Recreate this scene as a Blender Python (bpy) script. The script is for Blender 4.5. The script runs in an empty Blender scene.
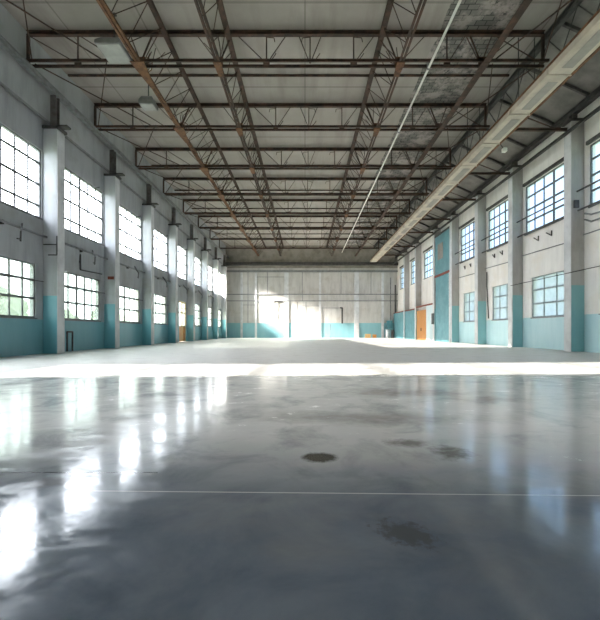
import bpy, bmesh, math, random
from mathutils import Vector, Matrix
random.seed(7)
C = bpy.context.scene.collection
S = bpy.context.scene
V = Vector

# ------------------------------------------------------------------ camera
cd = bpy.data.cameras.new('camera'); cam = bpy.data.objects.new('camera', cd); C.objects.link(cam)
cam.location = (0, 0, 1.2); cam.rotation_euler = (math.radians(90), 0, 0)
cd.sensor_fit = 'HORIZONTAL'; cd.sensor_width = 36; cd.lens = 22.5
cd.shift_x = -5/600; cd.shift_y = 21/600
cd.clip_end = 600
S.camera = cam

# ------------------------------------------------------------------ world: bright hazy sky towards the sun (left), blue opposite
w = bpy.data.worlds.new('sky'); S.world = w; w.use_nodes = True
nt = w.node_tree; nt.nodes.clear()
o_ = nt.nodes.new('ShaderNodeOutputWorld'); bg = nt.nodes.new('ShaderNodeBackground')
tc = nt.nodes.new('ShaderNodeTexCoord'); sx = nt.nodes.new('ShaderNodeSeparateXYZ')
rp = nt.nodes.new('ShaderNodeValToRGB'); mr = nt.nodes.new('ShaderNodeMapRange')
mr.inputs[1].default_value = -1; mr.inputs[2].default_value = 1
nt.links.new(tc.outputs['Generated'], sx.inputs[0]); nt.links.new(sx.outputs[0], mr.inputs[0])
nt.links.new(mr.outputs[0], rp.inputs[0]); nt.links.new(rp.outputs[0], bg.inputs[0]); nt.links.new(bg.outputs[0], o_.inputs[0])
e = rp.color_ramp.elements
e[0].position = 0.0; e[0].color = (1.0, 1.0, 1.0, 1)
e[1].position = 1.0; e[1].color = (0.060, 0.074, 0.088, 1)
k = e.new(0.35); k.color = (0.86, 0.93, 1.0, 1)
k = e.new(0.62); k.color = (0.11, 0.15, 0.20, 1)
bg.inputs[1].default_value = 11.0

# low sun through the left windows
sd = bpy.data.lights.new('sun', 'SUN'); so = bpy.data.objects.new('sun', sd); C.objects.link(so)
sd.energy = 17; sd.color = (1.0, 0.93, 0.80); sd.angle = math.radians(1.0)
sdir = V((1, 0.05, -0.36)).normalized()
so.rotation_euler = sdir.to_track_quat('-Z', 'Y').to_euler(); so.location = (-40, 10, 20)
# added spot outside the last left windows, brightens the back wall like reflected sun
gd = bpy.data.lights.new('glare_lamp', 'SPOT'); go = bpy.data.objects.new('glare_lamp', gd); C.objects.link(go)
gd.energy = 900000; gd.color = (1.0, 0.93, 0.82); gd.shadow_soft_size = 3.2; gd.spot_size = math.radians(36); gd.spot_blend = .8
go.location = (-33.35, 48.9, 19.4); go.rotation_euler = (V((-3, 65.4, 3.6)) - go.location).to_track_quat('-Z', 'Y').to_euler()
# portals guide the sky light through the window rows
def portal(x, z, h, sgn, y0, y1):
    d = bpy.data.lights.new('portal', 'AREA'); d.shape = 'RECTANGLE'; d.size = h; d.size_y = y1-y0
    p = bpy.data.objects.new('portal', d); C.objects.link(p); p.location = (x, (y0+y1)/2, z)
    d.cycles.is_portal = True
    p.rotation_euler = V((sgn, 0, 0)).to_track_quat('-Z', 'Y').to_euler()
for a in ((-14.25, 8.9, 3.6, 1, -5, 65), (-14.25, 3.25, 2.8, 1, -5, 65), (16.6, 10, 3.6, -1, -5, 65), (16.6, 3.6, 2.9, -1, -5, 40)): portal(*a)

S.view_settings.view_transform = 'Standard'; S.view_settings.look = 'None'
S.view_settings.gamma = 1; S.view_settings.use_curve_mapping = False
S.view_settings.exposure = 0.45
S.cycles.use_denoising = True
S.cycles.max_bounces = 10; S.cycles.diffuse_bounces = 6; S.cycles.glossy_bounces = 4
S.cycles.transparent_max_bounces = 16; S.cycles.sample_clamp_indirect = 8

# ------------------------------------------------------------------ materials
def nodes(name):
    m = bpy.data.materials.new(name); m.use_nodes = True
    n = m.node_tree.nodes; return m, m.node_tree, n, n['Principled BSDF']
def pos(t):
    g = t.nodes.new('ShaderNodeNewGeometry'); return g.outputs['Position']
def noise(t, vec, scale, detail=5, rough=.6, dist=0):
    n = t.nodes.new('ShaderNodeTexNoise'); n.inputs['Scale'].default_value = scale
    n.inputs['Detail'].default_value = detail; n.inputs['Roughness'].default_value = rough
    n.inputs['Distortion'].default_value = dist; t.links.new(vec, n.inputs['Vector']); return n.outputs['Fac']
def ramp(t, fac, a, b, ca=(0,0,0,1), cb=(1,1,1,1)):
    r = t.nodes.new('ShaderNodeValToRGB'); r.color_ramp.elements[0].position = a; r.color_ramp.elements[1].position = b
    r.color_ramp.elements[0].color = ca; r.color_ramp.elements[1].color = cb; t.links.new(fac, r.inputs[0]); return r.outputs[0]
def mix(t, f, a, b, mode='MIX'):
    m = t.nodes.new('ShaderNodeMix'); m.data_type = 'RGBA'; m.blend_type = mode
    for s, v in ((m.inputs[0], f), (m.inputs[6], a), (m.inputs[7], b)):
        if isinstance(v, (int, float)): s.default_value = v
        elif isinstance(v, tuple): s.default_value = (*v[:3], 1)
        else: t.links.new(v, s)
    return m.outputs[2]
def mth(t, op, a, b=0.0, c=None):
    m = t.nodes.new('ShaderNodeMath'); m.operation = op
    for i, v in enumerate((a, b) if c is None else (a, b, c)):
        if isinstance(v, (int, float)): m.inputs[i].default_value = v
        else: t.links.new(v, m.inputs[i])
    return m.outputs[0]
def mapping(t, vec, sc=(1,1,1), loc=(0,0,0), rot=(0,0,0)):
    m = t.nodes.new('ShaderNodeMapping'); m.inputs['Scale'].default_value = sc; m.inputs['Location'].default_value = loc
    m.inputs['Rotation'].default_value = rot; t.links.new(vec, m.inputs[0]); return m.outputs[0]
def bump(t, h, p, strength=.2, dist=.02):
    b = t.nodes.new('ShaderNodeBump'); b.inputs['Strength'].default_value = strength; b.inputs['Distance'].default_value = dist
    t.links.new(h, b.inputs['Height']); t.links.new(b.outputs[0], p.inputs['Normal'])

def simple(name, c1, c2, scale=3, rough=.6, metal=0, a=.4, b=.65, bmp=.15):
    m, t, n, p = nodes(name); P = pos(t)
    f = ramp(t, noise(t, P, scale), a, b)
    t.links.new(mix(t, f, c1, c2), p.inputs['Base Color']); p.inputs['Roughness'].default_value = rough; p.inputs['Metallic'].default_value = metal
    if bmp: bump(t, noise(t, P, scale*6), p, bmp)
    return m
def painted_wall(name, upper, teal, dado, dirt=.72):
    """plaster above, gloss teal dado below the height dado (m)"""
    m, t, n, p = nodes(name); P = pos(t)
    s = t.nodes.new('ShaderNodeSeparateXYZ'); t.links.new(P, s.inputs[0])
    st = noise(t, mapping(t, P, (1, 1, .18)), 1.6, 6, .65)
    bl = noise(t, P, .55, 5, .6)
    up = mix(t, ramp(t, st, .45, .75), upper, tuple(c*dirt for c in upper))
    up = mix(t, ramp(t, bl, .52, .72), up, (upper[0]*(dirt+.08), upper[1]*(dirt+.05), upper[2]*dirt))
    te = mix(t, ramp(t, st, .4, .8), teal, (teal[0]*1.25, teal[1]*1.12, teal[2]*1.1))
    te = mix(t, ramp(t, noise(t, P, 5, 6, .7), .66, .74), te, (.42, .46, .44))
    edge = mth(t, 'ADD', s.outputs[2], mth(t, 'MULTIPLY', noise(t, P, 2.5), .06))
    f = mth(t, 'GREATER_THAN', edge, dado+.03)
    t.links.new(mix(t, f, te, up), p.inputs['Base Color'])
    t.links.new(mth(t, 'ADD', mth(t, 'MULTIPLY', f, .4), .35), p.inputs['Roughness'])
    bump(t, noise(t, P, 9, 6), p, .15, .01)
    return m
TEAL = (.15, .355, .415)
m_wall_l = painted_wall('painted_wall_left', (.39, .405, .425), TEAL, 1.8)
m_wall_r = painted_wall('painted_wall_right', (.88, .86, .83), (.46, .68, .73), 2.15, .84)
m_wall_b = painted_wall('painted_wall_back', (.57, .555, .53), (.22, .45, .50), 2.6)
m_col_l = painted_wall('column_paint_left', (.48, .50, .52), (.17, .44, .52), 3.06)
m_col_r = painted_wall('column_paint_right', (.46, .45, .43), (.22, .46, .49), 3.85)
m_col_strip = simple('column_side_plaster', (.68, .69, .70), (.55, .56, .57), 1.2, .7)
m_steel = simple('rusty_steel', (.044, .029, .022), (.10, .053, .036), 2.2, .7, .2, .42, .62)
m_rust = simple('orange_rust', (.20, .095, .045), (.085, .045, .028), 4, .85)
m_dark = simple('dark_steel', (.055, .053, .052), (.10, .095, .09), 3, .6, .3)
m_grey = simple('grey_painted_metal', (.26, .27, .28), (.18, .18, .18), 3, .5, .2)
m_frame_l = simple('window_frame_grey', (.20, .21, .22), (.12, .12, .12), 4, .6)
m_frame_r = simple('window_frame_dark', (.08, .10, .12), (.14, .15, .15), 4, .6)
m_frame_p = simple('window_frame_pale', (.30, .33, .34), (.22, .24, .25), 4, .6)
m_white = simple('white_pipe_paint', (.86, .85, .82), (.76, .74, .70), 2, .5)
m_duct = simple('duct_enamel', (.56, .49, .41), (.42, .365, .31), 1.2, .55)
m_ductp = simple('duct_panel_grey', (.32, .30, .27), (.26, .24, .22), 1.5, .6)
m_lamp = simple('lamp_housing', (.26, .26, .26), (.2, .2, .2), 3, .5)
m_diff = simple('lamp_diffuser', (.36, .36, .35), (.30, .30, .29), 3, .35)
m_post = simple('weathered_post_steel', (.15, .14, .135), (.09, .075, .065), 3, .6)
m_red = simple('red_oxide_steel', (.30, .075, .045), (.16, .05, .035), 4, .7)
m_tealdoor = simple('teal_door_paint', (.11, .29, .34), (.16, .36, .41), 1.2, .4)
m_drum = simple('galvanised_drum', (.62, .62, .62), (.42, .42, .42), 4, .35, .7)
m_bark = simple('bark', (.14, .10, .07), (.07, .05, .035), 5, .9)
m_leaf = simple('foliage', (.34, .40, .26), (.46, .50, .36), 1.4, .8)
m_ground = simple('outdoor_grass', (.22, .30, .12), (.34, .36, .22), .4, .95)
m_lintel = simple('steel_lintel', (.09, .085, .08), (.05, .05, .05), 2, .7)

def wood_mat(name, a, b, axis=(1, 8, .5)):
    m, t, n, p = nodes(name); P = pos(t)
    f = ramp(t, noise(t, mapping(t, P, axis), 2.2, 6, .6, .4), .3, .75)
    t.links.new(mix(t, f, a, b), p.inputs['Base Color']); p.inputs['Roughness'].default_value = .45
    return m
m_orange = wood_mat('orange_wood', (.66, .31, .08), (.46, .18, .04))
m_crate = wood_mat('pale_crate_wood', (.62, .42, .18), (.42, .26, .10))

def glass_mat(name, tint, haze, hazecol, rough=.02):
    m, t, n, p = nodes(name); n.remove(p); out = n['Material Output']
    tr = n.new('ShaderNodeBsdfTransparent'); tr.inputs[0].default_value = (*tint, 1)
    tl = n.new('ShaderNodeBsdfTranslucent'); tl.inputs[0].default_value = (*hazecol, 1)
    gl = n.new('ShaderNodeBsdfGlossy'); gl.inputs['Roughness'].default_value = rough
    fr = n.new('ShaderNodeFresnel'); fr.inputs[0].default_value = 1.35
    a = n.new('ShaderNodeMixShader'); b = n.new('ShaderNodeMixShader')
    P = pos(t); gm = n.new('ShaderNodeNewGeometry'); front = mth(t, 'SUBTRACT', 1.0, gm.outputs['Backfacing'])
    hz = mth(t, 'MULTIPLY', ramp(t, noise(t, P, .9, 4), .3, .7, (.65,.65,.65,1)), haze); hz = mth(t, 'MULTIPLY', hz, front)
    ff = mth(t, 'MULTIPLY', fr.outputs[0], front)
    t.links.new(hz, a.inputs[0]); t.links.new(tr.outputs[0], a.inputs[1]); t.links.new(tl.outputs[0], a.inputs[2])
    t.links.new(ff, b.inputs[0]); t.links.new(a.outputs[0], b.inputs[1]); t.links.new(gl.outputs[0], b.inputs[2])
    t.links.new(b.outputs[0], out.inputs[0]); return m
g_up_l = glass_mat('dusty_glass_left', (.97, .98, 1), .10, (.9, .9, .9))
g_lo_l = glass_mat('misted_glass_left', (.56, .60, .57), .35, (.46, .49, .46))
g_up_r = glass_mat('clear_glass_right', (.90, .95, 1), .12, (.7, .8, .9))
g_lo_r = glass_mat('frosted_glass_right', (.70, .72, .71), .7, (.80, .80, .78))

# floor: worn polished concrete near the camera, dusty and matt further in
def floor_material():
    m, t, n, p = nodes('polished_concrete'); P = pos(t)
    s = t.nodes.new('ShaderNodeSeparateXYZ'); t.links.new(P, s.inputs[0])
    X, Y = s.outputs[0], s.outputs[1]
    big = noise(t, mapping(t, P, (.35, .6, 1)), .55, 6, .6, .3)
    mid = noise(t, P, 1.3, 7, .65, .5)
    fine = noise(t, P, 9, 8, .7)
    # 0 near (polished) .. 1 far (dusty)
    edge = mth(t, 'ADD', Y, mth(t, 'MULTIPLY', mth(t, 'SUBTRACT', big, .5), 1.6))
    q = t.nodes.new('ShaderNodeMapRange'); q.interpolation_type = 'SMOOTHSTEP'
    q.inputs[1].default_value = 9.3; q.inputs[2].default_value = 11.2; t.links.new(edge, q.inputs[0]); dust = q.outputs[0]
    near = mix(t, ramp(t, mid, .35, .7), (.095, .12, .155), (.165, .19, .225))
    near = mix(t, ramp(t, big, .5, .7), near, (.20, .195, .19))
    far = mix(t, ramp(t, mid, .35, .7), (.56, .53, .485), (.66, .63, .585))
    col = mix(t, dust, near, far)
    # darker foreground, lighter middle ground: fall of light put into the colour
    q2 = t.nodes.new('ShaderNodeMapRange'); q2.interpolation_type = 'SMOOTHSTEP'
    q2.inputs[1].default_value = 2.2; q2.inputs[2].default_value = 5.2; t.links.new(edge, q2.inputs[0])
    mid_light = mth(t, 'MULTIPLY', q2.outputs[0], ramp(t, mid, .08, .50))
    col = mix(t, mth(t, 'MULTIPLY', mid_light, .97), col, (.86, .84, .81))
    col = mix(t, mth(t, 'MULTIPLY', ramp(t, fine, .6, .8), .25), col, (.08, .08, .08))
    def blob(x, y, rx, ry, wob=.35, rot=0, soft=.25):
        mp = mapping(t, P, (1, 1, 1), (-x*math.cos(-rot)+y*math.sin(-rot), -x*math.sin(-rot)-y*math.cos(-rot), 0), (0, 0, -rot))
        mp = mapping(t, mp, (1/rx, 1/ry, 0))
        l = t.nodes.new('ShaderNodeVectorMath'); l.operation = 'LENGTH'; t.links.new(mp, l.inputs[0])
        d = mth(t, 'ADD', l.outputs['Value'], mth(t, 'MULTIPLY', mth(t, 'SUBTRACT', noise(t, P, 2.2/max(rx, ry), 6, .7), .5), wob*4))
        return ramp(t, d, 1-soft, 1, (1,1,1,1), (0,0,0,1))
    stains = [((.14, 3.56, .20, .16, .22, 0, .35), (.030, .027, .018), .93),
              ((.60, 2.22, .20, .14, .7, -.6, .45), (.070, .070, .070), .8),
              ((1.10, 4.02, .30, .16, .5, 0, .7), (.075, .060, .042), .7),
              ((1.46, 3.70, .24, .26, .5, 0, .7), (.075, .060, .045), .8),
              ((-2.02, 2.98, .20, .12, .3, 0, .6), (.065, .055, .045), .65),
              ((-6.6, 7.1, .75, .5, .5, 0, .6), (.20, .15, .09), .45),
              ((2.0, 7.3, 1.6, .6, .6, 0, .7), (.20, .17, .13), .6),
              ((1.0, 5.2, 2.2, .5, .6, 0, .8), (.19, .165, .135), .6),
              ((3.3, 6.6, .9, .4, .6, 0, .8), (.19, .16, .12), .5)]
    smask = None
    for a, c, f in stains:
        b = blob(*a); col = mix(t, mth(t, 'MULTIPLY', b, f), col, c)
        smask = b if smask is None else mth(t, 'MAXIMUM', smask, b)
    # saw-cut joints
    def line(expr, half):
        return mth(t, 'LESS_THAN', mth(t, 'ABSOLUTE', expr), half)
    j1 = line(mth(t, 'SUBTRACT', mth(t, 'ADD', Y, mth(t, 'MULTIPLY', X, .022)), 2.78), .007)
    j1 = mth(t, 'MULTIPLY', j1, mth(t, 'GREATER_THAN', X, -1.75))
    col = mix(t, mth(t, 'MULTIPLY', j1, .75), col, (.62, .62, .60))
    wob = mth(t, 'MULTIPLY', mth(t, 'SUBTRACT', noise(t, P, 1.5), .5), .04)
    j2 = line(mth(t, 'SUBTRACT', mth(t, 'ADD', mth(t, 'ADD', Y, mth(t, 'MULTIPLY', X, -.0)), wob), 3.18), .009)
    j2 = mth(t, 'MULTIPLY', j2, mth(t, 'LESS_THAN', X, -1.25))
    col = mix(t, mth(t, 'MULTIPLY', j2, .8), col, (.05, .05, .05))
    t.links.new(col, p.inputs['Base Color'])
    r = mth(t, 'ADD', mth(t, 'ADD', mth(t, 'MULTIPLY', ramp(t, mid, .35, .75), .10), mth(t, 'MULTIPLY', ramp(t, noise(t, mapping(t, P, (1, 2.2, 1)), 1.9, 7, .72, .8), .45, .62), .14)), .05)
    r = mth(t, 'ADD', r, mth(t, 'MULTIPLY', mid_light, .03))
    rm = t.nodes.new('ShaderNodeMix'); t.links.new(dust, rm.inputs[0]); t.links.new(r, rm.inputs[2]); rm.inputs[3].default_value = .42
    t.links.new(rm.outputs[0], p.inputs['Roughness'])
    p.inputs['IOR'].default_value = 1.7
    # dust film kills the mirror further in
    sp = mth(t, 'SUBTRACT', .75, mth(t, 'MULTIPLY', dust, .35)); sp = mth(t, 'MULTIPLY', sp, mth(t, 'SUBTRACT', 1.0, mth(t, 'MULTIPLY', smask, .75))); t.links.new(sp, p.inputs['Specular IOR Level'])
    bump(t, noise(t, mapping(t, P, (1, 1, 1)), 2.2, 5, .55), p, .06, .02)
    return m
m_floor = floor_material()

def ceiling_material():
    m, t, n, p = nodes('roof_deck_boards'); P = pos(t)
    s = t.nodes.new('ShaderNodeSeparateXYZ'); t.links.new(P, s.inputs[0]); X, Y = s.outputs[0], s.outputs[1]
    bl = noise(t, P, .45, 6, .6); st = noise(t, mapping(t, P, (1, .15, 1)), 1.2, 5)
    col = mix(t, ramp(t, bl, .35, .7), (.41, .375, .345), (.34, .31, .28))
    col = mix(t, mth(t, 'MULTIPLY', ramp(t, st, .5, .8), .6), col, (.22, .195, .17))
    # board seams every 3.9 m along the hall and each bay
    for ax, per, off in ((X, 3.9, 0), (Y, 5.9, .7)):
        fr = mth(t, 'ABSOLUTE', mth(t, 'SUBTRACT', mth(t, 'FRACT', mth(t, 'DIVIDE', mth(t, 'ADD', ax, off+per/2), per)), .5))
        col = mix(t, mth(t, 'MULTIPLY', mth(t, 'LESS_THAN', fr, .010), .45), col, (.10, .09, .08))
    # a peeled strip: bare blackened boards between x 6.9 and 10
    xe = mth(t, 'ADD', X, mth(t, 'MULTIPLY', mth(t, 'SUBTRACT', noise(t, P, .9), .5), .5))
    inb = mth(t, 'MULTIPLY', mth(t, 'GREATER_THAN', xe, 6.7), mth(t, 'LESS_THAN', xe, 10.1))
    bk = t.nodes.new('ShaderNodeTexBrick'); t.links.new(mapping(t, P, (1, 1, 1)), bk.inputs[0])
    bk.inputs['Scale'].default_value = 1; bk.inputs['Brick Width'].default_value = .5; bk.inputs['Row Height'].default_value = .3
    bk.inputs['Mortar Size'].default_value = .022; bk.inputs['Color1'].default_value = (.15, .145, .135, 1)
    bk.inputs['Color2'].default_value = (.23, .22, .205, 1); bk.inputs['Mortar'].default_value = (.05, .05, .048, 1)
    pl = mix(t, ramp(t, noise(t, P, .8, 6, .7), .48, .60), bk.outputs[0], (.40, .35, .33))
    pl = mix(t, ramp(t, noise(t, mapping(t, P, (1, 1, 1), (9, 3, 0)), 1.4, 6, .7), .58, .66), pl, (.06, .06, .058))
    col = mix(t, inb, col, pl)
    t.links.new(col, p.inputs['Base Color']); p.inputs['Roughness'].default_value = .85
    bump(t, noise(t, P, 3, 6), p, .2, .02)
    return m
m_ceil = ceiling_material()
m_gable = simple('dark_gable_boards', (.32, .29, .26), (.22, .20, .175), .9, .85)
m_slope = simple('grimy_roof_boards', (.24, .23, .215), (.15, .145, .135), .8, .85)

# ------------------------------------------------------------------ mesh helpers
class MB:
    def __init__(s): s.bm = bmesh.new()
    def box(s, x0, x1, y0, y1, z0, z1, bev=0):
        M = Matrix.Translation(((x0+x1)/2, (y0+y1)/2, (z0+z1)/2)) @ Matrix.Diagonal((x1-x0, y1-y0, z1-z0, 1))
        r = bmesh.ops.create_cube(s.bm, size=1, matrix=M)
        if bev:
            ed = list({e for v in r['verts'] for e in v.link_edges})
            bmesh.ops.bevel(s.bm, geom=ed, offset=bev, segments=2, affect='EDGES')
        return s
    def bar(s, a, b, w, h=None):
        a, b = V(a), V(b); h = h or w; d = b-a
        M = Matrix.Translation((a+b)/2) @ d.to_track_quat('Z', 'Y').to_matrix().to_4x4() @ Matrix.Diagonal((w, h, d.length, 1))
        bmesh.ops.create_cube(s.bm, size=1, matrix=M); return s
    def angle(s, a, b, w, t=.02):          # an L section
        a, b = V(a), V(b); d = b-a; Q = d.to_track_quat('Z', 'Y').to_matrix().to_4x4(); T = Matrix.Translation((a+b)/2)
        for off, sz in (((0, -w/2+t/2, 0), (w, t, d.length)), ((-w/2+t/2, 0, 0), (t, w, d.length))):
            bmesh.ops.create_cube(s.bm, size=1, matrix=T @ Q @ Matrix.Translation(off) @ Matrix.Diagonal((*sz, 1)))
        return s
    def ibeam(s, a, b, w, h, t=.03):
        a, b = V(a), V(b); d = b-a
        q = Matrix(); z = d.normalized(); up = V((0, 0, 1)); x = up.cross(z).normalized(); y = z.cross(x)
        Q = Matrix((x, y, z)).transposed().to_4x4(); T = Matrix.Translation((a+b)/2)
        for off, sz in (((0, h/2-t/2, 0), (w, t, d.length)), ((0, -h/2+t/2, 0), (w, t, d.length)), ((0, 0, 0), (t, h-2*t, d.length))):
            bmesh.ops.create_cube(s.bm, size=1, matrix=T @ Q @ Matrix.Translation(off) @ Matrix.Diagonal((*sz, 1)))
        return s
    def cyl(s, a, b, r, r2=None, n=14):
        a, b = V(a), V(b); d = b-a
        M = Matrix.Translation((a+b)/2) @ d.to_track_quat('Z', 'Y').to_matrix().to_4x4()
        bmesh.ops.create_cone(s.bm, cap_ends=True, segments=n, radius1=r, radius2=r if r2 is None else r2, depth=d.length, matrix=M); return s
    def path(s, pts, r, n=8):
        for a, b in zip(pts, pts[1:]): s.cyl(a, b, r, n=n)
        for q in pts[1:-1]: bmesh.ops.create_icosphere(s.bm, subdivisions=1, radius=r*1.03, matrix=Matrix.Translation(q))
        return s
    def build(s, name, mat, parent=None, smooth=False, **tags):
        me = bpy.data.meshes.new(name); 
        org = parent.matrix_world.translation.copy() if parent else None
        if parent is None or True:
            vs = [v.co for v in s.bm.verts]
            lo = V((min(v.x for v in vs), min(v.y for v in vs), min(v.z for v in vs))); hi = V((max(v.x for v in vs), max(v.y for v in vs), max(v.z for v in vs)))
            o = V(((lo.x+hi.x)/2, (lo.y+hi.y)/2, lo.z))
        bmesh.ops.translate(s.bm, verts=s.bm.verts, vec=-o)
        s.bm.to_mesh(me); s.bm.free(); me.materials.append(mat)
        if smooth: me.shade_smooth()
        ob = bpy.data.objects.new(name, me); C.objects.link(ob)
        if parent:
            ob.parent = parent; base = parent
            acc = V((0, 0, 0))
            while base: acc += base.location; base = base.parent
            ob.location = o - acc
        else: ob.location = o
        for k_, v_ in tags.items(): ob[k_] = v_
        return ob
def thing(name, loc, label, cat, group=None):
    o = bpy.data.objects.new(name, None); C.objects.link(o); o.location = loc; o.empty_display_size = .2
    o['label'] = label; o['category'] = cat
    if group: o['group'] = group
    return o
def L(label, cat, group=None):
    d = dict(label=label, category=cat)
    if group: d['group'] = group
    return d
ST = dict(kind='structure')
ORD = ['first', 'second', 'third', 'fourth', 'fifth', 'sixth', 'seventh', 'eighth', 'ninth', 'tenth']

# ------------------------------------------------------------------ geometry of the hall
XL, XR, YB, YF = -13.84, 16.15, 65.5, -6.0      # inner wall faces
ZC = 16.1
LCOL = [19.8+6.05*i for i in range(8)]           # near faces of left columns
RCOL = [21.67, 27.8, 33.4, 39.3, 44.6, 52.0, 58.0]
RC_W = .75

def wall_x(name, xin, xout, y0, y1, z0, z1, holes, mat):
    ys = sorted({y0, y1, *[h[0] for h in holes], *[h[1] for h in holes]})
    zs = sorted({z0, z1, *[h[2] for h in holes], *[h[3] for h in holes]})
    bm = bmesh.new(); vc = {}
    def vert(x, y, z):
        k_ = (round(x, 4), round(y, 4), round(z, 4))
        if k_ not in vc: vc[k_] = bm.verts.new(k_)
        return vc[k_]
    def solid(i, j):
        if i < 0 or j < 0 or i >= len(ys)-1 or j >= len(zs)-1: return False
        cy, cz = (ys[i]+ys[i+1])/2, (zs[j]+zs[j+1])/2
        return not any(h[0] < cy < h[1] and h[2] < cz < h[3] for h in holes)
    for i in range(len(ys)-1):
        for j in range(len(zs)-1):
            if not solid(i, j): continue
            a, b, c, d = ys[i], ys[i+1], zs[j], zs[j+1]
            for x in (xin, xout): bm.faces.new([vert(x, a, c), vert(x, b, c), vert(x, b, d), vert(x, a, d)])
            for ok, p_, q_ in ((solid(i-1, j), (a, c), (a, d)), (solid(i+1, j), (b, c), (b, d)), (solid(i, j-1), (a, c), (b, c)), (solid(i, j+1), (a, d), (b, d))):
                if not ok: bm.faces.new([vert(xin, *p_), vert(xin, *q_), vert(xout, *q_), vert(xout, *p_)])
    bmesh.ops.recalc_face_normals(bm, faces=bm.faces)
    me = bpy.data.meshes.new(name); bm.to_mesh(me); bm.free(); me.materials.append(mat)
    o = bpy.data.objects.new(name, me); C.objects.link(o); o['kind'] = 'structure'; return o

MB().box(XL-.35, XR+.35, YF-.3, YB+.3, -.3, 0).build('floor', m_floor, **ST)
MB().box(XL-.35, 12.0, YF-.3, YB+.3, ZC, ZC+.25).build('ceiling', m_ceil, **ST)
# sloping strip of roof over the right aisle
sb = MB(); 
vv = [(12.0, ZC), (XR+.35, 14.15), (XR+.35, 14.4), (12.0, ZC+.25)]
v0 = [sb.bm.verts.new((x, YF-.3, z)) for x, z in vv]; v1 = [sb.bm.verts.new((x, YB+.3, z)) for x, z in vv]
for i in range(4): sb.bm.faces.new((v0[i], v0[(i+1) % 4], v1[(i+1) % 4], v1[i]))
sb.bm.faces.new(v0); sb.bm.faces.new(v1[::-1]); bmesh.ops.recalc_face_normals(sb.bm, faces=sb.bm.faces)
sb.build('ceiling_right_slope', m_slope, **ST)
for i in range(18):
    y = 12+2.95*i
    MB().bar((12.15, y, 15.95), (16.1, y, 14.16), .12, .16).build('trim_%d' % (50+i), m_dark, **ST)  # these trims are the rafters under the right roof slope
MB().box(-120, 120, -60, 160, -.6, -.35).build('ground', m_ground, **ST)

# window openings ------------------------------------------------
lw = []   # (y0,y1,z0,z1,kind)
lbays = [-4.4, 1.65, 7.7, 13.75] + LCOL + [YB]
for i in range(len(lbays)-1):
    a, b = lbays[i]+.6, lbays[i+1]
    if b-a < 3: continue
    if i == 2: lw.append((9.3, 13.2, 1.88, 10.7, 'tall')); continue  # unseen window, height made up to throw the sun band across the floor
    lw.append((b-5.3, b-.08, 7.1, 10.7, 'up'))
    if abs(lbays[i]-37.95) < .1: continue       # bay with the door
    lw.append((b-5.45, b-.5, 1.88, 4.65, 'lo'))
ldoor = (41.2, 43.7, 0, 4.55)
rw = []
rb = [(-1.8, 3.4), (4.2, 9.4), (10.3, 15.5), (15.9, 21.3), (22.45, 27.5), (28.6, 33.1), (34.2, 39.0), (45.5, 50.9), (52.3, 57.2), (58.5, 63.5)]
for i, (a, b) in enumerate(rb):
    rw.append((a, b, 8.25, 11.75, 'up'))
    if i < 7: rw.append((a+.45, b-.75, 2.15, 5.0, 'lo'))
rdoor_tall = (40.3, 44.3, 0, 7.5)
rdoor_or = (50.4, 54.3-3.0+.0, 0, 3.95)
rdoor_or = (53.0, 56.3, 0, 3.95)
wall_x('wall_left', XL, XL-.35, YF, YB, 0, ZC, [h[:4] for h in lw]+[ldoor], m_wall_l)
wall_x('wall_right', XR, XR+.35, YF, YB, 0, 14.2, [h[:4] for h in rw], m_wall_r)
MB().box(XL, XR, YB, YB+.3, 0, ZC).build('wall_back', m_wall_b, **ST)
MB().box(XL, XR, YF-.3, YF, 0, ZC).build('wall_front', m_wall_l, **ST)

wn = [0]
def window(side, y0, y1, z0, z1, cols, rows, thick, frame, glass, open_vent=False):
    wn[0] += 1
    s = -1 if side == 'L' else 1
    xc = (XL if s < 0 else XR) + s*.10
    m = MB(); f = .07
    m.box(xc-.04, xc+.04, y0, y0+f, z0, z1).box(xc-.04, xc+.04, y1-f, y1, z0, z1)
    m.box(xc-.04, xc+.04, y0+f, y1-f, z0, z0+f).box(xc-.04, xc+.04, y0+f, y1-f, z1-f, z1)
    root = m.build('window_%d' % wn[0], frame, **ST)
    b = MB()
    for i in range(1, cols):
        y = y0+(y1-y0)*i/cols; t_ = .07 if i in thick else .036
        b.box(xc-.03, xc+.03, y-t_, y+t_, z0+f, z1-f)
    for q in rows:
        z = z0+(z1-z0)*q; b.box(xc-.035, xc+.035, y0+f, y1-f, z-.055, z+.055)
    b.build('glazing_bars', frame, root)
    MB().box(xc-.006, xc+.006, y0+f*.5, y1-f*.5, z0+f*.5, z1-f*.5).build('glass', glass, root)
    MB().box(xc+(.09 if s < 0 else -.16), xc+(.16 if s < 0 else -.09), y0-.02, y1+.02, z0-.07, z0-.005).build('sill', frame, root)
    if open_vent:
        MB().bar((xc+.05, y0+(y1-y0)*.5, z0+2.7), (xc+.75, y0+(y1-y0)*.68, z1-.25), .035).build('vent_stay', m_dark, root)
for i, (a, b, c, d, kd) in enumerate(lw):
    if kd == 'tall': window('L', a, b, c, d, 4, (.15, .3, .45, .6, .75, .9), (2,), m_frame_l, g_up_l)
    elif kd == 'up': window('L', a, b, c, d, 6, (.18, .49, .80), (3,), m_frame_l, g_up_l, i > 6)
    else: window('L', a, b, c, d, 6, (.36, .70), (3,), m_frame_l, g_lo_l)
for i, (a, b, c, d, kd) in enumerate(rw):
    if kd == 'up': window('R', a, b, c, d, 5, (.25, .5, .76), (2,), m_frame_r, g_up_r)
    else: window('R', a, b, c, d, 3, (.34, .68), (), m_frame_p, g_lo_r)

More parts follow.
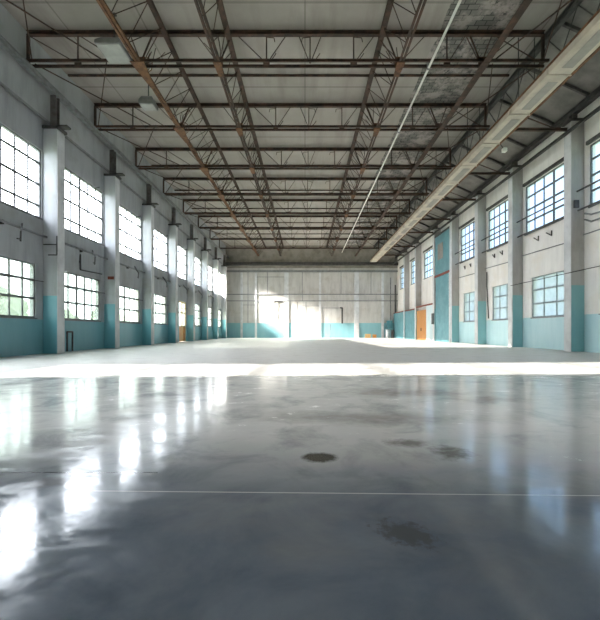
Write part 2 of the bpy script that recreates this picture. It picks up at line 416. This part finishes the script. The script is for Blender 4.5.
# doors ------------------------------------------------------------
def plank_leaf(m, x0, x1, y0, y1, z0, z1, n):
    for i in range(n):
        a = y0+(y1-y0)*i/n; b = y0+(y1-y0)*(i+1)/n; m.box(x0, x1, a+.006, b-.006, z0, z1)
# tall teal sliding door on the right, flush with the column faces
x = 15.42
m = MB(); plank_leaf(m, x+.06, x+.14, 40.12, 44.45, .02, 7.48, 6); d1 = m.build('door_1', m_tealdoor, **ST)
MB().box(x+.02, x+.06, 40.15, 44.4, 2.4, 2.55).box(x+.02, x+.06, 40.15, 44.4, 5.1, 5.25).build('cross_rail', m_tealdoor, d1)
MB().box(x-.06, x+.1, 39.95, 44.55, 7.5, 7.72).build('trim_1', m_red, **ST)
MB().box(x-.02, x+.04, 39.93, 40.02, 3.8, 7.5).build('trim_2', m_red, **ST)
MB().box(x-.02, x+.12, 40.02, 40.12, 0, 7.5).build('trim_3', m_white, **ST)
m = MB(); plank_leaf(m, x+.04, x+.12, 39.95, 44.55, 7.74, 12.2, 5); m.build('trim_4', m_tealdoor, **ST)
MB().box(x-.0, x+.04, 42.0, 43.6, 9.4, 11.2).build('trim_5', m_ductp, **ST)
MB().box(x-.04, x+.12, 39.95, 44.55, 12.2, 12.4).build('trim_6', m_lintel, **ST)
# low annex wall with the orange timber double door
MB().box(x+.04, XR-.005, 45.25, 47.85, 0, 4.4).build('trim_7', simple('pale_blue_panel', (.62, .74, .78), (.54, .66, .70), 1, .5), **ST)
MB().box(x+.3, XR-.005, 47.85, 51.95, 0, 4.4).build('trim_8', m_wall_b, **ST)
m = MB(); plank_leaf(m, x+.04, x+.12, 47.9, 49.88, .02, 3.95, 5); d2 = m.build('door_2', m_orange, **ST)
m = MB(); plank_leaf(m, x+.04, x+.12, 49.92, 51.9, .02, 3.95, 5); d2b = m.build('door_3', m_orange, **ST)
for d_, yy in ((d2, 49.7), (d2b, 50.1)): MB().cyl((x+.0, yy, 1.2), (x+.0, yy, 1.6), .03).build('door_handle', m_dark, d_)
MB().box(x-.04, x+.2, 45.25, 51.95, 4.42, 4.58).build('trim_9', m_red, **ST)
for n_tr, (a, b) in zip((40, 41), ((52.65, 57.95), (58.65, 65.4))):
    MB().box(x+.04, XR-.005, a, b, 0, 4.2).build('trim_%d' % n_tr, m_tealdoor, **ST)
    MB().box(x-.02, x+.2, a, b, 4.22, 4.36).build('trim_%d' % (n_tr+2), m_red, **ST)
# left door: orange lower panels, glazed above
xl = XL
m = MB()
for y0, y1 in ((41.2, 42.43), (42.47, 43.7)):
    m.box(xl-.14, xl-.05, y0+.02, y0+.14, 0.02, 4.5).box(xl-.14, xl-.05, y1-.14, y1-.02, 0.02, 4.5)
    for z in (.02, 1.68, 3.2, 4.38): m.box(xl-.14, xl-.05, y0+.14, y1-.14, z, z+.12)
d4 = m.build('door_4', m_crate, **ST)
m = MB()
for y0, y1 in ((41.2, 42.43), (42.47, 43.7)): m.box(xl-.11, xl-.07, y0+.14, y1-.14, .14, 1.68)
m.build('lower_panel', m_orange, d4)
m = MB()
for y0, y1 in ((41.2, 42.43), (42.47, 43.7)): m.box(xl-.10, xl-.085, y0+.14, y1-.14, 1.8, 4.38)
m.build('glass', g_lo_l, d4)

# wall trims: lintels and ledges -------------------------------------------
n_tr = 10
for (a, b, c, d, kd) in rw:
    if kd == 'up' and a > 15:
        MB().box(XR-.14, XR, a-.1, b+.1, d+.04, d+.24).build('trim_%d' % n_tr, m_lintel, **ST); n_tr += 1
# back wall frame: pilasters, rails and seams
def xb(px): return (px-305)*YB/375
def zb(py): return (331-py)*YB/375+1.2
for px, wd in ((241.7, .35), (256, .35), (286.5, .75), (320, .35), (356.5, .8), (382.5, .4)):
    MB().box(xb(px)-wd/2, xb(px)+wd/2, YB-.25, YB, 0, 11.4).build('trim_%d' % n_tr, m_col_strip, **ST); n_tr += 1
for py, h in ((271.5, .35), (294.5, .16), (301, .14)):
    MB().box(XL+.02, XR-.02, YB-.32, YB-.255, zb(py)-h/2, zb(py)+h/2).build('trim_%d' % n_tr, m_grey, **ST); n_tr += 1
m = MB()
for px, y0, y1 in ((248, 272, 323), (267.5, 272, 294), (302.3, 272, 301), (341, 272, 294), (274.5, 302, 322), (297.5, 302, 322), (306, 302, 322), (330.5, 324, 338), (371, 272, 294)):
    m.box(xb(px)-.05, xb(px)+.05, YB-.04, YB-.002, zb(y1), zb(y0))
for px0, px1, py in ((242, 257, 305), (257, 286, 277), (302, 320, 306), (322, 342, 308)):
    m.box(xb(px0), xb(px1), YB-.045, YB-.005, zb(py)-.04, zb(py)+.04)
m.build('trim_%d' % n_tr, m_grey, **ST); n_tr += 1
MB().box(XL, XR, YB-.06, YB-.002, 12.2, ZC).build('trim_%d' % n_tr, m_gable, **ST); n_tr += 1
MB().box(XL, XR, YB-.6, YB-.2, 12.6, 13.1).build('trim_%d' % n_tr, m_dark, **ST); n_tr += 1

# ------------------------------------------------------------------ columns
def column(side, y, i):
    near = ORD[i]
    if side == 'L':
        x0, x1, top, mp, xi = XL, -13.10, 11.9, m_col_l, -13.10
        lab = f'grey concrete column with teal base on the left wall, {near} from the camera'
    else:
        x0, x1, top, mp, xi = 15.40, XR, 13.35, m_col_r, 15.40
        lab = f'pale concrete column with teal base on the right wall, {near} from the camera'
    t = thing('column', ((x0+x1)/2, y+.3, 0), lab, 'column', 'columns along the %s wall' % ('left' if side == 'L' else 'right'))
    MB().box(x0, x1, y, y+.6, 0, top, .015).build('shaft', mp, t)
    # plain plaster face towards the hall
    if side == 'L': MB().box(x1+.002, x1+.03, y+.01, y+.59, 0, top-.1).build('face_strip', m_col_strip, t)
    else: MB().box(x0-.03, x0-.002, y+.01, y+.59, 0, top-.1).build('face_strip', m_col_strip, t)
    sgn = 1 if side == 'L' else -1
    MB().box(min(x0, x1)-(.12 if side == 'R' else 0), max(x0, x1)+(.12 if side == 'L' else 0), y-.08, y+.68, top, top+.12).build('capital', m_dark, t)
    ztop = 13.75 if side == 'L' else 13.85
    m = MB()
    xm = x1-.3 if side == 'L' else x0+.3
    m.ibeam((xm, y+.3, top+.12), (xm+.001, y+.3, ztop), .3, .3) if False else m.box(xm-.15, xm+.15, y+.14, y+.17, top+.12, ztop).box(xm-.15, xm+.15, y+.43, y+.46, top+.12, ztop).box(xm-.015, xm+.015, y+.17, y+.43, top+.12, ztop)
    m.build('steel_post', m_post, t)
    if side == 'L': MB().box(x1+.02, x1+.5, y+.05, y+.4, top+.13, top+.22).build('bearing_plate', m_dark, t)
    return t
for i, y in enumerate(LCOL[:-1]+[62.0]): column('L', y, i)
for i, y in enumerate(RCOL): column('R', y, i)

# eaves beams and rails
e1 = MB().ibeam((-13.35, 12, 13.95), (-13.35, 65.2, 13.95), .22, .30).build('eaves_beam', m_grey, **L('grey steel eaves beam running over the left column tops', 'beam'))
MB().bar((-13.6, 12, 12.25), (-13.6, 65.2, 12.25), .10, .12).build('steel_rail', m_grey, **L('thin grey rail along the left wall above the upper windows', 'rail'))
MB().ibeam((15.75, 12, 14.02), (15.75, 65.2, 14.02), .3, .34).build('eaves_beam', m_dark, **L('dark steel eaves beam running over the right column tops', 'beam'))
MB().ibeam((15.2, 12, 12.7), (15.2, 65.2, 12.7), .14, .16, .02).build('steel_rail', m_dark, **L('slim dark rail passing in front of the right column tops', 'rail'))

# ------------------------------------------------------------------ roof trusses
TD = [18.5+5.9*i for i in range(8)]
ZT, ZBt = 15.88, 14.4
TX0, TX1 = -13.7, 11.8
def truss(y, i):
    lab = f'rusty steel roof truss spanning the hall, {ORD[i]} counted from the camera'
    t = thing('roof_truss', (0, y, ZBt), lab, 'roof truss', 'steel trusses crossing the ceiling')
    MB().ibeam((TX0, y, ZT), (TX1, y, ZT), .18, .22).build('top_chord', m_steel, t)
    for yy in (y-.2, y+.2):
        MB().angle((-13.8, yy, ZBt), (11.9, yy, ZBt), .11, .03).build('bottom_chord', m_steel, t)
    # end posts
    for xx in (TX0+.05, TX1-.07): MB().bar((xx, y, ZBt), (xx, y, ZT-.13), .12).build('end_post', m_steel, t)
    rr = random.Random(i)
    # posts with tie plates and thin diagonals
    xs = [-11.2, -8.1, -4.2, -1.9, 0.25, 2.4, 4.6, 7.0, 8.7]
    for xx in xs:
        if xx in (-8.1, -4.2, 4.6, 8.7):
            MB().bar((xx-.02, y, ZBt), (xx+.55*(1 if xx < 0 else -1), y, ZT-.13), .06).bar((xx, y, ZBt), (xx-.5*(1 if xx < 0 else -1), y, ZT-.13), .045).build('diagonal_strut', m_steel, t)
        else:
            MB().bar((xx, y, ZBt), (xx, y, ZT-.13), .055).build('post', m_steel, t)
    for a, b in ((-13.6, -11.3), (-11.1, -9.0), (-9.5, -8.2), (-5.3, -4.3), (-3.3, -1.95), (-.95, -1.85), (-.3, .22), (.8, .28), (3.4, 2.45), (3.6, 4.5), (5.9, 4.7), (7.9, 7.05), (7.95, 8.6), (10.4, 8.8), (9.4, 11.6)):
        MB().bar((a, y, ZT-.13), (b, y, ZBt+.04), .035).build('diagonal_rod', m_steel, t)
    # short bent tie rods next to the posts
    for xx in (-1.9, 2.4, .25):
        s_ = rr.choice((-1, 1))
        MB().path([(xx, y-.08, ZT-.25), (xx+.38*s_, y-.1, ZT-.30), (xx+.42*s_, y-.1, ZT-.5)], .018, 6).build('tie_rod', m_steel, t)
        MB().path([(xx, y-.08, ZBt+.05), (xx+.3, y-.1, ZBt+.16), (xx+.48, y-.1, ZBt+.42)], .022, 6).build('tie_rod', m_steel, t)
    # gusset plates
    for xx in (-1.9, 2.4, -11.2, 7.0):
        MB().box(xx-.16, xx+.16, y-.03, y+.03, ZBt-.08, ZBt+.16).build('gusset_plate', m_steel, t)
    return t
for i, y in enumerate(TD): truss(y, i)
for i in range(7):
    y = TD[i]+3.2
    MB().angle((-13.7, y, ZC-.12), (11.8, y, ZC-.12), .10, .025).build('purlin', m_steel, **L(f'thin rusty purlin under the roof boards between truss {i+1} and truss {i+2}', 'purlin', 'purlins under the roof'))

def web_truss(tx, bx, lab, tw, bw, bmat, heavy=True):
    t = thing('bracing_truss', (bx, 38, ZBt), lab, 'truss', 'bracing trusses running along the hall')
    y0, y1 = 11.5, 65.2
    zt, zb_ = ZT-.24, ZBt-.14
    MB().ibeam((tx, y0, zt), (tx, y1, zt), tw, .2).build('top_chord', m_steel, t)
    bch = MB().angle((bx-.07, y0, zb_), (bx-.07, y1, zb_), bw, .03).angle((bx+.09, y0, zb_), (bx+.09, y1, zb_), bw, .03).build('bottom_chord', bmat, t)
    rr = random.Random(int(tx*10))
    ys = [TD[0]-5.9]+TD
    for i, y in enumerate(ys):
        # gusset plate where the chord meets each roof truss
        m = MB(); v = [(bx-.34, y-.45), (bx+.34, y-.45), (bx+.12, y+1.5), (bx-.12, y+1.5)] if tx < -5 else [(bx-.2, y-.4), (bx+.2, y-.4), (bx+.14, y+.6), (bx-.14, y+.6)]
        a = [m.bm.verts.new((p_, q_, zb_-.10)) for p_, q_ in v]; b = [m.bm.verts.new((p_, q_, zb_-.06)) for p_, q_ in v]
        m.bm.faces.new(a); m.bm.faces.new(b[::-1])
        for k_ in range(4): m.bm.faces.new((a[k_], b[k_], b[(k_+1) % 4], a[(k_+1) % 4]))
        bmesh.ops.recalc_face_normals(m.bm, faces=m.bm.faces)
        m.box(bx-.2, bx+.2, y-.03, y+.03, zb_-.05, zb_+.45)
        m.build('gusset_plate', m_rust if heavy else m_steel, bch)
        # web between this roof truss and the next
        yn = ys[i+1] if i+1 < len(ys) else y1
        n = 4; st = (yn-y)/n
        m = MB()
        for k_ in range(n):
            ya, yb_, yc = y+st*k_, y+st*(k_+.5), y+st*(k_+1)
            m.bar((bx, ya, zb_), (tx, yb_, zt-.1), .03 if heavy else .024)
            m.bar((tx, yb_, zt-.1), (bx, yc, zb_), .03 if heavy else .024)
        m.build('lacing', m_steel, t)
        if tx < -5 and 0 < i < 5:      # bent hoops of rod left hanging at the rusty nodes
            for rad, dz in ((.42, .35), (.28, .25)):
                MB().path([(bx+rad*math.cos(a_*math.pi/5), y+.25+dz*.5, zb_+dz+rad*math.sin(a_*math.pi/5)) for a_ in range(11)], .02, 6).build('rod_hoop', m_rust, t)
        # loose bent rods and cable loops
        if heavy and i < 7:
            m = MB()
            for q in range(5):
                xa = bx+rr.uniform(-.5, .3); xc_ = bx+rr.uniform(-.9, 1.2); yy = y+rr.uniform(-.3, 1.2)
                m.path([(bx, y+rr.uniform(-.2, .3), zb_+.05), ((bx+xc_)/2+rr.uniform(-.2, .2), yy, zb_+rr.uniform(.5, .9)), (xc_, yy+.2, zt+.1)], .018, 6)
            m.build('hanger_rods', m_steel, t)
    return t
web_truss(-6.8, -8.1, 'rust-stained lengthwise bracing truss nearest the left wall', .20, .11, m_rust)
web_truss(-3.75, -4.25, 'lengthwise bracing truss just left of the middle of the ceiling', .24, .11, m_steel)
web_truss(3.75, 4.65, 'lengthwise bracing truss between mid ceiling and the white conduit', .24, .11, m_steel)
web_truss(9.8, 8.75, 'lengthwise bracing truss under the blackened ceiling strip', .14, .16, m_steel, False)
# edge girder at the right ends of the trusses
t = thing('edge_girder', (11.95, 38, 14.2), 'dark steel girder carrying the right ends of the roof trusses', 'girder')
MB().ibeam((11.98, 11.5, 15.72), (11.98, 65.2, 15.72), .22, .34).build('top_flange', m_dark, t)
MB().ibeam((12.05, 11.5, 14.1), (12.05, 65.2, 14.1), .16, .2).build('bottom_flange', m_dark, t)
m = MB(); n = 27
for k_ in range(n):
    y = 11.5+2*k_-.0
    if y+2 > 65.2: break
    m.bar((12.0, y, 14.2), (12.0, y+1, 15.55), .035).bar((12.0, y+1, 15.55), (12.0, y+2, 14.2), .035)
m.build('lacing', m_dark, t)

# struts from edge girder to the right columns
for i, y in enumerate(RCOL):
    yy = y+.3
    s_ = thing('steel_strut', (13.7, yy, 12.9), f'dark horizontal steel strut meeting the right column that is {ORD[i]} from the camera', 'strut', 'struts over the right aisle')
    MB().ibeam((12.16, yy, 13.0), (15.36, yy, 13.0), .14, .16, .02).build('bar', m_steel, s_)
    MB().bar((12.22, yy, 14.0), (12.22, yy, 13.08), .09).build('hanger', m_steel, s_)
    MB().bar((12.2, yy, 14.0), (14.6, yy, 13.08), .05).build('diagonal', m_steel, s_)

# crossed rods in the side bays of the ceiling
def rods(x0, x1, i, side):
    ya, yb_ = TD[i]-(5.9 if i == 0 else 5.9), TD[i]
    z = ZBt+.05
    t = thing('cross_bracing', ((x0+x1)/2, (ya+yb_)/2, z), f'thin crossed rods beside the {side} wall, in front of the {ORD[i]} roof truss', 'bracing rods', 'crossed bracing rods below the roof')
    MB().bar((x0, ya+.1, z), (x1, yb_-.1, z), .045).build('rod', m_steel, t)
    MB().bar((x1, ya+.1, z+.05), (x0, yb_-.1, z+.05), .045).build('rod', m_steel, t)
for i in range(7): rods(-13.4, -9.85, i, 'left')
for i in range(7): rods(9.3, 11.7, i, 'right')

# ------------------------------------------------------------------ duct on the right
x0, x1, zb0 = 10.6, 11.6, 12.4
t = thing('air_duct', (11.1, 38, zb0), 'long cream sheet metal air duct hung along the right side of the ceiling', 'duct')
yy = 10.4; n = 0
while yy < 61:
    y2 = min(yy+3.0, 61)
    sec = MB().box(x0, x1, yy+.03, y2-.03, zb0, zb0+.3, .02).build('duct_section', m_duct, t)
    MB().box(x0-.04, x1+.04, yy-.03, yy+.03, zb0-.04, zb0+.34).build('flange', m_duct, t)
    if n < 14: 
        MB().box(x0+.33, x1-.22, yy+.45, y2-.45, zb0-.02, zb0-.002).build('recessed_panel', m_ductp, sec)
    yy = y2; n += 1
MB().box(x1+.02, x1+.12, 10.4, 61, zb0-.02, zb0+.1).build('side_rail', m_rust, t)
MB().box(x0-.06, x0-.02, 10.4, 61, zb0+.26, zb0+.34).build('edge_strip', m_rust, t)
for k_ in range(8):
    for xx in (x0+.1, x1-.1): MB().cyl((xx, 12.9+5.9*k_, zb0+.3), (xx, 12.9+5.9*k_, 15.9), .025).build('hanger_rod', m_dark, t)
t = thing('floodlight', (12.0, 22.6, 12.0), 'small pale floodlight fixed under the edge of the cream air duct', 'floodlight')
MB().box(11.86, 12.1, 22.4, 22.65, 11.95, 12.18, .02).build('housing', m_white, t)
MB().bar((11.9, 22.5, 12.15), (11.735, 22.5, 12.4), .04).build('bracket', m_dark, t)

# white conduit
t = thing('conduit', (6.1, 38, 14.1), 'straight white conduit running the length of the ceiling', 'conduit')
MB().cyl((6.1, 11.5, 14.18), (6.1, 62, 14.18), .055, n=12).build('tube', m_white, t, smooth=True)
for y in TD: MB().box(6.03, 6.17, y-.04, y+.04, 14.1, 14.4).build('clamp', m_grey, t)

# hanging lamps
def lamp(x, y, z, wx, wy, h, lab):
    t = thing('ceiling_lamp', (x, y, z), lab, 'lamp', 'box lamps hanging near the left of the ceiling')
    m = MB(); bm = m.bm
    b = [(-wx/2, -wy/2, h*.45), (wx/2, -wy/2, h*.45), (wx/2, wy/2, h*.45), (-wx/2, wy/2, h*.45)]
    lo = [bm.verts.new((x+p_*1, y+q_, z+.03)) for p_, q_, r_ in b]
    mi = [bm.verts.new((x+p_, y+q_, z+h*.45)) for p_, q_, r_ in b]
    hi = [bm.verts.new((x+p_*.72, y+q_*.72, z+h)) for p_, q_, r_ in b]
    for A, B in ((lo, mi), (mi, hi)):
        for k_ in range(4): bm.faces.new((A[k_], A[(k_+1) % 4], B[(k_+1) % 4], B[k_]))
    bm.faces.new(hi); bm.faces.new(lo[::-1]); bmesh.ops.recalc_face_normals(bm, faces=bm.faces)
    m.build('housing', m_lamp, t)
    MB().box(x-wx/2+.06, x+wx/2-.06, y-wy/2+.06, y+wy/2-.06, z, z+.03).build('diffuser', m_diff, t)
    MB().cyl((x, y, z+h), (x, y, 16.08), .03).box(x-.08, x+.08, y-.08, y+.08, 16.02, 16.08).build('hanger', m_dark, t)
lamp(-8.95, 17.6, 14.2, 1.15, 1.3, .42, 'larger grey box lamp hanging closest to the camera, left of the ceiling')
lamp(-9.35, 22.4, 14.55, .85, .8, .5, 'smaller grey lamp on a short rod behind the first roof truss')

# ------------------------------------------------------------------ wall services, left
for i in range(7):
    a = (12.0 if i == 0 else LCOL[i-1]+.64); b = LCOL[i]-.04
    where = 'in the bay nearest the camera' if i == 0 else f'just beyond the {ORD[i-1]} column'
    t = thing('wall_pipe', (-13.6, (a+b)/2, 6.0), f'horizontal pipe on the left wall between the window rows {where}', 'pipe', 'pipes between the window rows, left wall')
    MB().cyl((-13.62, a, 6.15), (-13.62, b, 6.15), .06, n=10).build('tube', m_grey, t, smooth=True)
    for yc in (b-2.75, a+.75): MB().box(XL, -13.68, yc-.05, yc+.05, 6.05, 6.25).build('clip', m_dark, t)
    t = thing('wall_bracket', (-13.4, b-2.4, 5.6), f'angled steel bracket sticking out of the left wall {where}', 'bracket', 'angled brackets on the left wall')
    MB().bar((XL, b-1.4, 6.45), (-13.0, b-2.6, 5.75), .06).build('arm', m_dark, t)
    MB().bar((-13.0, b-2.6, 5.75), (-13.0, b-2.62, 5.3), .05).bar((-13.0, b-2.6, 5.4), (-12.9, b-2.95, 5.35), .05).build('hook', m_dark, t)
    if i < 6: MB().path([(-13.78, a, 3.75), (-13.76, (a+b)/2, 3.68), (-13.78, b, 3.8)], .022, 6).build('cable', m_dark, **L(f'thin dark cable crossing the lower left window {where}', 'cable', 'cables across the lower left windows'))
MB().path([(-13.70, 21.6, .02), (-13.70, 21.6, 1.15), (-13.70, 22.1, 1.15), (-13.70, 22.1, .02)], .045, 8).build('pipe_hoop', m_dark, **L('small dark upright pipe hoop at the foot of the left wall past the first column', 'pipe'))
MB().path([(-13.05, 19.72, 6.2), (-13.05, 19.72, 5.2), (-13.5, 19.72, 5.2)], .03, 6).path([(-13.05, 19.72, 5.75), (-13.75, 19.72, 5.75)], .03, 6).build('pipe_elbow', m_dark, **L('bent dark pipework fixed to the first left column', 'pipe'))
MB().path([(-13.77, 23.0, 5.9), (-13.77, 23.0, 4.95), (-13.77, 25.4, 5.05)], .04, 8).box(-13.838, -13.75, 22.97, 23.03, 5.4, 5.46).build('pipe_elbow', m_dark, **L('dark bent pipe above the lower window beyond the first left column', 'pipe'))
MB().box(-13.55, -13.15, 25.75, 25.83, 4.75, 4.95).build('warning_plate', m_red, **L('small red plate on the second left column', 'plate'))

# wall services, right
segs = [(12.0, 21.63), (22.31, 27.76), (28.44, 33.36), (34.04, 39.26)]
names = ['before the first column', 'from first to second column', 'from second to third column', 'from third to fourth column']
for (a, b), nm in zip(segs, names):
    t = thing('wall_pipe', (15.9, (a+b)/2, 7.7), f'dark pipe pair across the upper right window {nm}', 'pipe', 'pipe pairs across the upper right windows')
    MB().cyl((15.75, a, 8.15), (15.75, b, 8.15), .05, n=10).build('lower_tube', m_dark, t)
    MB().cyl((15.70, a, 9.25), (15.70, b, 9.25), .05, n=10).build('upper_tube', m_dark, t)
    for zc in (8.15, 9.25): MB().box(15.70, 16.13, a+.5, a+.54, zc-.03, zc+.03).build('clip', m_dark, t)
    MB().cyl((16.05, a, 6.6), (16.05, b, 6.75), .035, n=8).build('wall_pipe', m_grey, **L(f'thin grey pipe on the white right wall {nm}', 'pipe', 'thin pipes on the white right wall'))
    for q in (0.3, .55) if a > 13 else ():
        yy = a+(b-a)*q if a > 13 else b-1.4*q*3
        where_q = 'nearer' if q == .3 else 'farther'
        MB().path([(16.12, yy+1.1, 7.75), (15.75, yy, 7.3), (15.75, yy, 7.62)], .04, 6).build('wall_hook', m_dark, **L(f'{where_q} dark hooked bracket below the upper right window {nm}', 'bracket', 'hooked brackets on the right wall'))
MB().cyl((15.2, 12, 4.55), (15.2, 27.7, 4.55), .025, n=8).build('cable', m_dark, **L('thin dark cable strung past the nearest right column at window height', 'cable'))
MB().path([(16.08, 21.55, 7.95), (15.95, 20.9, 7.7), (15.95, 19.8, 7.6), (15.95, 18.4, 7.75)], .05, 8).path([(16.08, 21.55, 7.6), (15.95, 20.9, 7.3), (15.95, 18.4, 7.3)], .05, 8).build('pipe_bend', m_grey, **L('curved grey pipes under the upper window at the right picture edge', 'pipe'))
MB().box(15.50, 15.8, 21.58, 21.66, 8.3, 8.75, .01).build('junction_box', m_dark, **L('dark junction box on the face of the nearest right column', 'box'))
MB().path([(16.1, 33.2, 6.4), (15.95, 32.9, 5.2), (16.0, 32.8, 3.4), (16.1, 32.9, 2.3)], .05, 8).build('drain_pipe', m_dark, **L('dark hanging pipe on the wall next to the third right column', 'pipe'))
MB().box(15.12, 15.36, 44.64, 44.96, 2.0, 3.3, .02).build('switch_box', m_grey, **L('grey metal switch box on the column by the tall teal door', 'box'))

# ------------------------------------------------------------------ things by the back wall
def drum(x, y, r, h, mat, lab):
    t = thing('drum', (x, y, 0), lab, 'drum')
    m = MB(); m.cyl((x, y, 0), (x, y, h), r, n=28); m.build('body', mat, t, smooth=False)
    m = MB()
    for z in (.0, h*.33, h*.66, h-.04): m.cyl((x, y, z), (x, y, z+.05), r*1.04, n=28)
    m.build('hoops', mat, t)
    MB().cyl((x+.1, y, h+.01), (x+.1, y, h+.05), .06).build('bung', m_dark, t)
drum(xb(386.3), 64.3, .42, 1.45, m_drum, 'shiny pale metal drum by the back wall')
drum(xb(390.8), 64.2, .26, 1.35, m_dark, 'narrow dark drum right of the shiny metal drum')
def crate(x, wd, h, mat, lab):
    t = thing('crate', (x, 64.3, 0), lab, 'crate')
    MB().box(x-wd/2+.04, x+wd/2-.04, 63.98, 64.62, .03, h-.04).build('boards', mat, t)
    m = MB()
    for xx in (x-wd/2, x+wd/2-.08): m.box(xx, xx+.08, 63.94, 63.98, 0, h)
    for z in (0.04, h*.5-.04, h-.1): m.box(x-wd/2+.08, x+wd/2-.08, 63.94, 63.98, z, z+.08)
    m.build('battens', mat, t)
crate(xb(366.5), .95, .72, m_crate, 'yellowish wooden crate against the teal base of the back wall')
crate(xb(373), .6, .62, m_orange, 'smaller orange-brown crate right of the yellowish crate')
t = thing('electric_cabinet', (14.55, 65.2, 1.9), 'teal electric cabinet on the back wall above the drums', 'cabinet')
MB().box(14.2, 15.2, 65.05, 65.497, 1.7, 3.0, .02).build('body', m_tealdoor, t)
MB().box(14.25, 15.15, 65.0, 65.04, 1.75, 2.95).build('door', m_tealdoor, t)
m = MB()
MB().path([(14.9, 65.3, 3.05), (14.9, 65.3, 10.5)], .09, 8).build('riser_pipe', m_grey, **L('grey vertical pipe rising from the teal electric cabinet', 'pipe', None))
MB().path([(15.7, 65.2, .02), (15.7, 65.2, 9.2)], .12, 8).build('riser_pipe', m_dark, **L('dark vertical pipe in the right corner of the back wall', 'pipe', None))
MB().path([(xb(342), 65.1, 2.5), (xb(342), 65.1, zb(308)), (xb(340), 65.1, zb(308))], .13, 8).box(xb(342)-.06, xb(342)+.06, 65.1, 65.5, 4, 4.2).build('vent_pipe', m_dark, **L('short dark vertical pipe at mid height right of the back wall centre', 'pipe'))
MB().path([(xb(275), 65.1, zb(322)), (xb(275), 65.1, zb(301.5)), (xb(283), 65.1, zb(301.5))], .09, 8).box(xb(275)-.06, xb(275)+.06, 65.1, 65.5, 4, 4.2).build('vent_pipe', m_dark, **L('dark bent pipe on the back wall left of its broad middle pilaster', 'pipe'))

# ------------------------------------------------------------------ trees outside the left windows
def tree(x, y, h, r, seed, lab):
    rr = random.Random(seed)
    t = thing('tree', (x, y, -.35), lab, 'tree', 'trees outside the left windows')
    MB().cyl((x, y, -.35), (x+.2, y, h*.55), .22, .12).bar((x+.1, y, h*.35), (x+.9, y+.8, h*.6), .12).bar((x+.1, y, h*.4), (x-.5, y-.9, h*.62), .1).build('trunk', m_bark, t)
    m = MB()
    for k_ in range(26):
        u = rr.uniform(0, 2*math.pi); q = rr.random()**.5*r*.75; zz = h*.28+rr.random()*h*.55
        s_ = r*rr.uniform(.3, .5)*(1 - .4*abs(zz/h-.5))
        res = bmesh.ops.create_icosphere(m.bm, subdivisions=2, radius=s_, matrix=Matrix.Translation((x+q*math.cos(u)*.8, y+q*math.sin(u), zz)))
        for v in res['verts']: v.co += V((rr.uniform(-1, 1), rr.uniform(-1, 1), rr.uniform(-1, 1)))*s_*.22
    m.build('crown', m_leaf, t)
trees = [(-23, 16.6, 6.0, 2.2), (-23.5, 22.4, 5.4, 2.4), (-23.5, 28.2, 5.2, 2.4), (-27, 33, 4.4, 2.2), (-27, 41, 4.2, 2.2), (-26, 50, 4.2, 2.4)]
tl = ['pale green tree seen through the nearest lower left window', 'leafy tree seen through the second lower left window', 'bushy tree seen through the third lower left window',
      'small tree seen through the fourth lower left window', 'low tree outside beyond the fourth left column', 'low tree outside beyond the sixth left column']
for i, (a, l) in enumerate(zip(trees, tl)): tree(*a, i+3, l)

# unseen sun blocker added far outside: it keeps the low sun off some windows
t = thing('factory_block', (-112, 13, -.35), 'pale factory block standing across the yard outside the left wall', 'building')
MB().box(-120, -105, 8.6, 20.5, -.35, 47).build('walls', m_wall_b, t)
MB().box(-120, -105, -30, 3.6, -.35, 47).build('north_wing', m_wall_b, t)
m = MB(); 
for z in range(3, 45, 4): m.box(-105, -104.95, 8.8, 18.7, z, z+1.6)
m.build('window_bands', m_frame_r, t)
